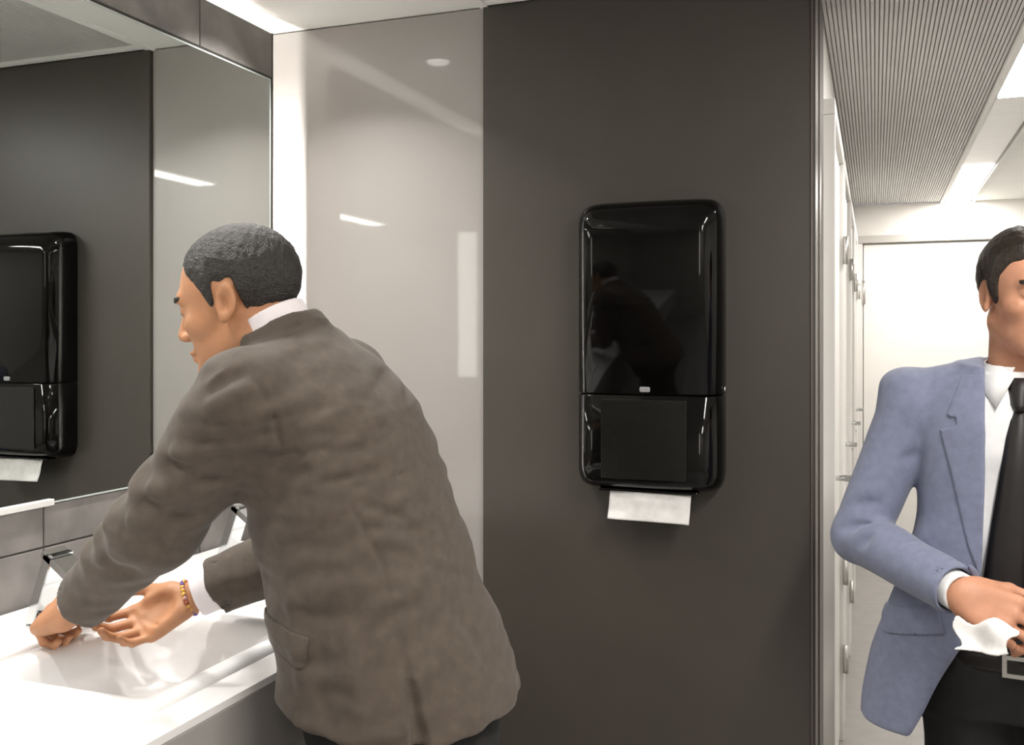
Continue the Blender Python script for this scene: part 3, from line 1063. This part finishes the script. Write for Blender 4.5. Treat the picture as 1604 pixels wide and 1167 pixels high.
CRE1 = [
    ((0.677, -1.308, 1.410), (0.716, -1.286, 1.400), 0.0039, 0.0045),
    ((0.716, -1.286, 1.400), (0.737, -1.268, 1.351), 0.0039, 0.0045),
    ((0.737, -1.268, 1.351), (0.742, -1.249, 1.293), 0.0039, 0.0045),
    ((0.649, -1.317, 1.369), (0.709, -1.286, 1.410), 0.0082, 0.01375),
    ((0.650, -1.313, 1.384), (0.680, -1.302, 1.410), -0.0065, 0.01),
    ((0.655, -1.319, 1.353), (0.723, -1.288, 1.389), -0.0052, 0.012),
    ((0.636, -1.309, 1.303), (0.742, -1.250, 1.318), 0.007225, 0.01),
    ((0.664, -1.313, 1.330), (0.746, -1.256, 1.336), 0.0052, 0.008),
    ((0.639, -1.309, 1.292), (0.732, -1.253, 1.303), -0.0052, 0.01),
    ((0.728, -1.249, 1.272), (0.813, -1.214, 1.292), 0.0069, 0.01),
    ((0.723, -1.249, 1.257), (0.790, -1.239, 1.258), 0.007225, 0.01),
    ((0.801, -1.239, 1.240), (0.873, -1.154, 1.256), 0.0052, 0.008),
    ((0.836, -1.217, 1.229), (0.884, -1.111, 1.244), 0.0052, 0.007),
    ((0.802, -1.224, 1.300), (0.855, -1.120, 1.316), 0.0039, 0.008),
    ((0.782, -1.226, 1.345), (0.827, -1.120, 1.359), 0.00325, 0.009),
    ((0.824, -1.205, 1.287), (0.870, -1.082, 1.291), 0.0039, 0.008),
    ((0.850, -1.212, 1.208), (0.906, -1.133, 1.171), 0.006575, 0.01125),
    ((0.856, -1.213, 1.174), (0.915, -1.119, 1.154), 0.00755, 0.01125),
    ((0.886, -1.200, 1.145), (0.939, -1.099, 1.114), 0.006575, 0.0125),
    ((0.878, -1.206, 1.159), (0.942, -1.094, 1.101), -0.0078, 0.012),
    ((0.900, -1.143, 1.190), (0.903, -1.007, 1.200), 0.0052, 0.01),
    ((0.841, -1.220, 1.209), (0.888, -1.205, 1.119), 0.0039, 0.005),
    ((0.913, -1.169, 1.118), (0.950, -1.062, 1.078), 0.0039, 0.012),
    ((0.584, -1.310, 1.278), (0.647, -1.268, 1.241), 0.00755, 0.015),
    ((0.543, -1.317, 1.220), (0.607, -1.269, 1.179), 0.00755, 0.015),
    ((0.505, -1.317, 1.170), (0.569, -1.292, 1.139), 0.00755, 0.015),
    ((0.453, -1.300, 1.118), (0.520, -1.287, 1.093), 0.007225, 0.015),
    ((0.589, -1.316, 1.289), (0.637, -1.307, 1.281), -0.0078, 0.012),
    ((0.549, -1.320, 1.236), (0.595, -1.312, 1.226), -0.0091, 0.013),
    ((0.517, -1.323, 1.187), (0.561, -1.313, 1.177), -0.0078, 0.012),
    ((0.619, -1.298, 1.236), (0.667, -1.256, 1.252), 0.0052, 0.012),
    ((0.555, -1.307, 1.139), (0.608, -1.284, 1.196), 0.0052, 0.014),
    ((0.754, -1.252, 1.100), (0.790, -1.274, 0.928), -0.0039, 0.014),
    ((0.814, -1.261, 1.019), (0.843, -1.283, 0.892), 0.0052, 0.014),
    ((0.858, -1.254, 1.031), (0.898, -1.280, 0.898), -0.0052, 0.016),
    ((0.952, -1.115, 1.061), (1.005, -1.090, 0.951), 0.0039, 0.016),
    ((0.675, -1.149, 1.465), (0.694, -1.064, 1.488), 0.0052, 0.006),
]
AU1 = unit(WL - SL)
AN1 = unit(np.cross(AU1, V3(0, 1, 0)))
AN1 = AN1 if AN1[2] > 0 else -AN1


def sleeve_folds(P):
    """slanting folds pushed up along the outer side of the near sleeve"""
    q = P - SL
    s_, n_, l_ = q @ AU1, q @ AN1, q[:, 1]
    m = np.clip((s_ - 0.10) / 0.06, 0, 1) * np.clip((0.42 - s_) / 0.06, 0, 1) * np.clip((n_ + 0.035) / 0.05, 0, 1)
    m = m * np.clip((0.13 - np.hypot(n_, l_)) / 0.02, 0, 1)
    return 0.0048 * m * np.sin(2 * np.pi * s_ / 0.062 + 22 * l_ + 1.2 * np.sin(17 * s_))


def wr1(P):
    return (waves(P, (34, 41, 52), 5, 0.0036) + waves(P * np.array([1, 1, 1.9]), (66, 80, 95), 8, 0.0026)
            + creases(P, CRE1) + sleeve_folds(P))
jacket1 = Field(J1, wr1)
JLO, JHI = (0.20, -1.40, 0.84), (1.12, -0.76, 1.58)
field_object('jacket', jacket1, JLO, JHI, 0.0037, M_jacket1, p1)


def patch(fld, t0, t1, region):
    """a thin piece of cloth lying on a garment inside a region"""
    def f(P, c=None, r=None):
        d = fld(P, c, r)
        return np.maximum(np.maximum(d - t1, t0 - d), region(P))
    return f


flap1 = Field([p_box((0.735, -1.27, 1.005), (0.062, 0.10, 0.023), frame(V3(1, 0, -0.16), V3(0, 0, 1)), 0.006)])
field_object('pocket_flap', patch(jacket1, -0.003, 0.0035, flap1), (0.64, -1.40, 0.94), (0.84, -1.14, 1.07), 0.0022, M_jacket1, p1)

collar1 = Field([p_cap(NC1 - NK1 * 0.02, NC1 + NK1 * 0.030, 0.0635, 0.0655, flat=True), p_cap(NC1 - NK1 * 0.05, NC1 + NK1 * 0.16, 0.058, 0.0585, 's', 0.003)])
o = field_object('shirt_collar', collar1, NC1 - 0.14, NC1 + 0.14, 0.0022, M_shirtp, p1)
for a, b, e in ((WL, EL, 0.020), (WR, ER, 0.075)):
    u = unit(a - b)
    end = a - u * (0.008 if a is WL else 0.018)
    cf = Field([p_cap(end - u * e * 1.6, end, 0.0365 if a is WL else 0.044, 0.0365 if a is WL else 0.042, flat=True), p_cap(end - u * 0.01, end + u * 0.1, 0.033, 0.033, 's', 0.003)])
    field_object('shirt_cuff', cf, end - 0.19, end + 0.19, 0.0025, M_shirtp, p1)
# bead bracelet on the far wrist
bm = bmesh.new()
u = unit(WR - ER)
RB = frame(u, V3(0, 0, 1))
for i in range(26):
    a = 2 * math.pi * i / 26
    c = WR - u * 0.004 + RB[:, 1] * 0.0335 * math.cos(a) + RB[:, 2] * 0.0315 * math.sin(a) - np.array(p1.location)
    bmesh.ops.create_icosphere(bm, subdivisions=2, radius=0.0046, matrix=Matrix.Translation(Vector(c)))
tag(bm_to('bracelet', bm, M_bead, p1, True), 'bracelet of small coloured beads')

tr1 = Field([p_slices([0.78, 0.86, 0.95], [0.86, 0.855, 0.84], -1.06, [0.14, 0.15, 0.14], [0.185, 0.19, 0.18], k=0.04),
             p_cap((0.865, -1.155, 0.86), (0.865, -1.16, 0.48), 0.098, 0.078, k=0.03), p_cap((0.865, -1.16, 0.48), (0.905, -1.17, 0.07), 0.078, 0.072, k=0.02, flat=True),
             p_cap((0.865, -0.965, 0.86), (0.865, -0.96, 0.48), 0.098, 0.078, k=0.03), p_cap((0.865, -0.96, 0.48), (0.905, -0.95, 0.07), 0.078, 0.072, k=0.02, flat=True)],
            lambda P: waves(P, (30, 44), 2, 0.004))
field_object('trousers', tr1, (0.65, -1.33, 0.04), (1.10, -0.80, 0.99), 0.006, M_trouser, p1)
shoe('shoe', 0.90, -1.17, math.pi, p1)
shoe('shoe', 0.90, -0.95, math.pi, p1)
# ================================================================ man in blue drying his hands
O2 = V3(1.842, -0.32, 0)
f2 = unit(V3(-0.123, -0.992, 0))
M2 = np.stack([f2, np.array([-f2[1], f2[0], 0]), np.array([0, 0, 1.0])], axis=1)
L2 = lambda x, y, z: O2 + M2 @ np.array([x, y, z])
D2 = lambda x, y, z: M2 @ np.array([x, y, z], float)
p2 = empty('person', tuple(O2), 'man in blue jacket, white shirt and black tie standing by the corridor', 'person')
H2 = L2(0.02, 0.014, 1.538)
ya, pi2 = math.radians(22), math.radians(4)
R2 = frame(D2(math.cos(ya) * math.cos(pi2), math.sin(ya) * math.cos(pi2), -math.sin(pi2)), V3(0, 0, 1))
S2R, E2R, W2R = L2(0, -0.198, 1.325), L2(0.04, -0.298, 1.045), L2(0.255, -0.098, 0.998)
S2L, E2L, W2L = L2(0, 0.195, 1.325), L2(0.04, 0.290, 1.035), L2(0.265, 0.155, 0.962)
RH2R = frame(D2(0.35, 0.88, -0.32), D2(0.8, -0.3, 0.5))
RH2L = frame(D2(0.15, -0.97, -0.12), D2(0.75, 0.1, 0.6))
c2r = [(0.45, 0.7, 0.5), (0.55, 0.8, 0.5), (0.65, 0.8, 0.5), (0.7, 0.8, 0.5)]
c2l = [(0.20, 0.35, 0.25), (0.22, 0.40, 0.25), (0.28, 0.42, 0.3), (0.34, 0.45, 0.3)]
body2 = Field(head_prims(H2, R2) + [
    p_cap(H2 + R2 @ V3(-0.03, 0, -0.05), L2(-0.015, 0, 1.36), 0.056, 0.060, k=0.03),
    p_ell(L2(0, 0, 1.22), (0.085, 0.15, 0.15), M2, k=0.05), p_ell(L2(0, 0, 1.0), (0.085, 0.13, 0.17), M2, k=0.05),
    p_ell(L2(0, 0, 0.83), (0.09, 0.14, 0.11), M2, k=0.05),
    p_cap(S2R, E2R, 0.046, 0.038, k=0.03), p_cap(E2R, W2R, 0.038, 0.027, k=0.02),
    p_cap(S2L, E2L, 0.046, 0.038, k=0.03), p_cap(E2L, W2L, 0.038, 0.027, k=0.02)]
    + hand_prims(W2R, RH2R, 1, c2r, (0.45, 0.25)) + hand_prims(W2L, RH2L, -1, c2l, (0.45, 0.2)))
field_object('body', body2, O2 + (-0.42, -0.45, 0.68), O2 + (0.42, 0.22, 1.72), 0.003, M_skin2, p2)
eye_parts(H2, R2, 1.0, p2)
brow_parts(H2, R2, 1.0, M_hair2, p2)
field_object('hair', hair_field(H2, R2, 1.0, 0.011,
             [-0.13, -0.09, -0.05, -0.034, -0.026, 0.010, 0.014, 0.032, 0.040, 0.058, 0.075, 0.10],
             [-0.060, -0.065, -0.062, -0.04, 0.034, 0.034, -0.012, -0.008, 0.045, 0.062, 0.080, 0.085]),
             H2 - 0.17, H2 + 0.17, 0.003, M_hair2, p2)

ZS2 = [0.64, 0.70, 0.80, 0.90, 1.0, 1.1, 1.2, 1.28, 1.34, 1.40]
A2 = np.array([0.150, 0.150, 0.148, 0.142, 0.135, 0.130, 0.130, 0.125, 0.105, 0.075])
B2 = np.array([0.268, 0.264, 0.250, 0.228, 0.203, 0.188, 0.190, 0.190, 0.170, 0.095])
CY2 = [-0.035, -0.035, -0.03, -0.02, -0.01, 0, 0, 0, 0, 0]
WZ = [0.60, 0.68, 0.87, 0.95, 1.02, 1.20, 1.40]
WW = [0.235, 0.190, 0.100, 0.074, 0.066, 0.060, 0.062]


def open_fn(P):
    q = (P - O2) @ M2
    w = np.interp(q[:, 2], WZ, WW)
    return np.maximum((np.abs(q[:, 1]) - w) * 0.85, 0.0 - q[:, 0])


CU2R, CU2L = W2R + (E2R - W2R) * 0.02, W2L + (E2L - W2L) * 0.02
J2 = [p_slices(ZS2, 0.0, CY2, A2, B2, 2.3, M2, k=0.03, org=O2),
      p_cap(L2(-0.01, -0.07, 1.366), S2R, 0.054, 0.066, k=0.03), p_cap(L2(-0.01, 0.07, 1.366), S2L, 0.054, 0.066, k=0.03),
      p_ell(L2(-0.005, -0.212, 1.362), (0.062, 0.048, 0.034), M2, k=0.02), p_ell(L2(-0.005, 0.212, 1.362), (0.062, 0.048, 0.034), M2, k=0.02),
      p_cap(S2R, E2R, 0.063, 0.055, k=0.015), p_cap(E2R, CU2R, 0.055, 0.0475, k=0.015, flat=True),
      p_cap(S2L, E2L, 0.063, 0.055, k=0.015), p_cap(E2L, CU2L, 0.055, 0.0475, k=0.015, flat=True),
      p_cap(CU2R + unit(E2R - W2R) * 0.02, W2R + (W2R - E2R) * 0.2, 0.040, 0.040, 's', 0.003),
      p_cap(CU2L + unit(E2L - W2L) * 0.02, W2L + (W2L - E2L) * 0.2, 0.040, 0.040, 's', 0.003),
      p_torus(L2(-0.02, 0, 1.385), frame(D2(1, 0, -0.35), D2(0.35, 0, 1)), 0.072, 0.010, 2.0, k=0.012),
      p_cap(L2(-0.02, 0, 1.34), L2(0.0, 0, 1.48), 0.060, 0.064, 's', 0.006),
      Prim(open_fn, L2(0.1, 0, 1.0), 0.55, 's', 0.008),
      p_half(L2(0, 0, 0.672), (0, 0, -1))]
CRE2 = [(E2R + D2(0.05, 0.06, 0.03), E2R + D2(0.06, -0.07, 0.02), 0.014, 0.012),
        (E2R + D2(0.09, 0.05, 0.02), E2R + D2(0.10, -0.04, -0.03), 0.010, 0.011),
        (E2R + D2(0.04, 0.05, 0.08), E2R + D2(0.05, -0.06, 0.06), 0.008, 0.012),
        (S2R + D2(0.06, 0.02, -0.10), S2R + D2(0.05, -0.06, -0.13), 0.006, 0.012),
        (S2R + D2(0.06, 0.06, -0.06), S2R + D2(0.07, 0.05, -0.20), 0.006, 0.010),
        (L2(0.13, -0.13, 1.02), L2(0.12, -0.20, 1.0), 0.006, 0.012),
        (L2(0.13, -0.10, 0.97), L2(0.12, -0.18, 0.90), 0.006, 0.014)]
jacket2 = Field(J2, lambda P: waves(P, (32, 40, 48), 15, 0.0028) + creases(P, CRE2))
field_object('jacket', jacket2, O2 + (-0.45, -0.45, 0.64), O2 + (0.45, 0.24, 1.45), 0.004, M_jacket2, p2)


def lapel_region(sg):
    def reg(P):
        q = (P - O2) @ M2
        w = np.interp(q[:, 2], WZ, WW)
        lw = np.interp(q[:, 2], [1.0, 1.06, 1.27, 1.278, 1.285, 1.30, 1.305, 1.40], [0.0, 0.025, 0.078, 0.080, 0.05, 0.05, 0.068, 0.035])
        y = q[:, 1] * sg
        return np.maximum(np.maximum(w - 0.001 - y, y - (w + lw)) * 0.8, np.maximum(np.maximum(1.0 - q[:, 2], q[:, 2] - 1.385), 0.02 - q[:, 0]))
    return reg


for sg in (1, -1):
    field_object('lapel', patch(jacket2, -0.003, 0.005, lapel_region(sg)), O2 + (-0.3, -0.3, 0.98), O2 + (0.3, 0.05, 1.42), 0.0032, M_jacket2, p2)
    fl = Field([p_box(L2(0.11, sg * 0.185 - 0.01, 0.895), (0.09, 0.062, 0.026), M2 @ np.array([[1, 0, 0], [0, 1, sg * 0.25], [0, -sg * 0.25, 1]]) / np.array([1, 1.03, 1.03]), 0.006)])
    field_object('pocket_flap', patch(jacket2, -0.003, 0.004, fl), O2 + (-0.36, -0.32, 0.82), O2 + (0.36, 0.12, 0.97), 0.003, M_jacket2, p2)

shirt2 = Field([p_slices([0.84, 0.90, 1.0, 1.1, 1.2, 1.28, 1.34, 1.39], 0.0, 0, [0.112, 0.112, 0.110, 0.110, 0.112, 0.108, 0.090, 0.062],
                         [0.17, 0.17, 0.17, 0.17, 0.175, 0.17, 0.14, 0.07], 2.3, M2, k=0.02, org=O2)],
               lambda P: waves(P, (30, 46), 21, 0.004))
field_object('shirt', shirt2, O2 + (-0.3, -0.3, 0.82), O2 + (0.3, 0.3, 1.42), 0.005, M_shirt, p2)
NC2, NK2 = L2(-0.008, 0, 1.375), unit(D2(0.15, 0, 1))
def vee(P):
    q = (P - O2) @ M2
    top = 1.405
    return np.maximum((np.abs(q[:, 1] - 0.001) - 0.004 - np.maximum(top - q[:, 2], 0) * 0.62) * 0.8, 0.02 - q[:, 0])


col2 = Field([p_cap(NC2 - NK2 * 0.034, NC2 + NK2 * 0.036, 0.090, 0.066, flat=True), p_half(NC2 - NK2 * 0.034, -NK2, 'i', 0.003),
              p_cap(NC2 - NK2 * 0.075, NC2 + NK2 * 0.036, 0.094, 0.0615, 's', 0.003),
              Prim(vee, NC2, 0.15, 's', 0.003)])
field_object('shirt_collar', col2, NC2 - 0.14, NC2 + 0.14, 0.0025, M_shirt, p2)
for a, b in ((W2R, E2R), (W2L, E2L)):
    u = unit(a - b)
    end = a + u * 0.006
    cf = Field([p_cap(end - u * 0.06, end, 0.0360, 0.0355, flat=True), p_cap(end - u * 0.01, end + u * 0.1, 0.0290, 0.0290, 's', 0.003)])
    field_object('shirt_cuff', cf, end - 0.11, end + 0.11, 0.0025, M_shirt, p2)
for sg in (1, -1):
    tri = [np.array(v) for v in ((0.020, sg * 0.066, 1.402), (0.066, sg * 0.030, 1.402), (0.078, sg * 0.008, 1.384), (0.101, sg * 0.040, 1.322), (0.070, sg * 0.070, 1.362))]
    bm = bmesh.new()
    fr = [bm.verts.new(Vector(M2 @ (v + np.array([0.004, 0, 0])))) for v in tri]
    bk_ = [bm.verts.new(Vector(M2 @ (v - np.array([0.004, 0, 0])))) for v in tri]
    c0 = bm.verts.new(Vector(M2 @ (np.mean(tri, 0) + np.array([0.009, 0, 0]))))
    c1 = bm.verts.new(Vector(M2 @ (np.mean(tri, 0) - np.array([0.002, 0, 0]))))
    for i in range(5):
        j = (i + 1) % 5
        bm.faces.new((fr[i], fr[j], c0))
        bm.faces.new((bk_[j], bk_[i], c1))
        bm.faces.new((fr[i], bk_[i], bk_[j], fr[j]))
    bm_to('collar_leaf', bm, M_shirt, p2, True)
# tie: knot and blade lying on the shirt front
def strip(name, rows, th, m):
    bm = bmesh.new()
    rings = []
    for x, y, z, hw in rows:
        r = [L2(x, y - hw, z), L2(x + th * 0.7, y - hw * 0.55, z), L2(x + th, y, z), L2(x + th * 0.7, y + hw * 0.55, z), L2(x, y + hw, z), L2(x - 0.003, y, z)]
        rings.append([Vector(q - O2) for q in r])
    ring_loft(bm, rings)
    return bm_to(name, bm, m, p2, True)


tie = strip('tie', [(0.088, 0.002, 1.335, 0.012), (0.098, 0.0, 1.31, 0.014), (0.113, -0.003, 1.27, 0.020), (0.120, -0.008, 1.20, 0.026), (0.122, -0.016, 1.10, 0.033),
                    (0.123, -0.024, 1.0, 0.038), (0.124, -0.029, 0.93, 0.042), (0.124, -0.031, 0.905, 0.036), (0.124, -0.032, 0.88, 0.006)], 0.008, M_tie)
kn = strip('knot', [(0.068, 0.002, 1.380, 0.020), (0.078, 0.002, 1.365, 0.024), (0.092, 0.001, 1.330, 0.019), (0.096, 0.0, 1.318, 0.012)], 0.018, M_tie)
kn.parent = tie
tr2 = Field([p_slices([0.72, 0.80, 0.90], 0.0, 0, [0.118, 0.120, 0.116], [0.178, 0.178, 0.174], 2.3, M2, k=0.03, org=O2),
             p_cap(L2(0.0, -0.09, 0.80), L2(0.03, -0.10, 0.43), 0.092, 0.074, k=0.03), p_cap(L2(0.03, -0.10, 0.43), L2(-0.03, -0.11, 0.07), 0.074, 0.068, k=0.02, flat=True),
             p_cap(L2(0.0, 0.09, 0.80), L2(0.06, 0.09, 0.43), 0.092, 0.074, k=0.03), p_cap(L2(0.06, 0.09, 0.43), L2(0.05, 0.10, 0.07), 0.074, 0.068, k=0.02, flat=True)],
            lambda P: waves(P, (30, 44), 12, 0.004))
field_object('trousers', tr2, O2 + (-0.35, -0.35, 0.04), O2 + (0.35, 0.35, 0.92), 0.006, M_trouser, p2)
blt = Field([p_slices([0.820, 0.854], 0.0, 0, [0.122, 0.121], [0.182, 0.181], 2.3, M2, k=0.005, org=O2)])
bo = field_object('belt', blt, O2 + (-0.25, -0.25, 0.80), O2 + (0.25, 0.25, 0.88), 0.0045, M_leather, p2)
bm = bmesh.new()
for (y0, y1, z0, z1) in ((-0.03, 0.03, 0.816, 0.824), (-0.03, 0.03, 0.850, 0.858), (-0.03, -0.022, 0.824, 0.850), (0.022, 0.03, 0.824, 0.850)):
    vs = bm_box(bm, 0.119, 0.127, y0, y1, z0, z1)
    for v in vs:
        v.co = Vector(M2 @ np.array(v.co))
bk = bm_to('buckle', bm, M_steel, bo)
for sx, sy, sw in ((-0.03, -0.11, 0.0), (0.05, 0.10, 0.0)):
    q = L2(sx, sy, 0)
    shoe('shoe', q[0], q[1], math.atan2(f2[1], f2[0]), p2)

# crumpled towel between his hands
RT = frame(D2(0.2, 1, 0.1), D2(0.75, 0, 0.6))
TC = L2(0.318, -0.055, 0.940)
def crumple(P, c=None, r=None):
    q = (P - TC) @ RT
    bend = 0.010 * np.sin(q[:, 0] * 75) + 0.008 * np.sin(q[:, 1] * 90 + q[:, 0] * 40)
    z = q[:, 2] - bend
    out = np.maximum(np.abs(q[:, 0]) - 0.045 - 0.008 * np.sin(q[:, 1] * 100), np.abs(q[:, 1]) - 0.028 - 0.006 * np.sin(q[:, 0] * 90))
    return np.maximum(np.abs(z) * 0.75 - 0.0022, out * 0.7)
tw = empty('paper_towel', tuple(TC), 'crumpled white paper towel held between the hands of the man in blue', 'paper towel')
field_object('sheet', crumple, TC - 0.11, TC + 0.11, 0.0025, M_paper, tw)
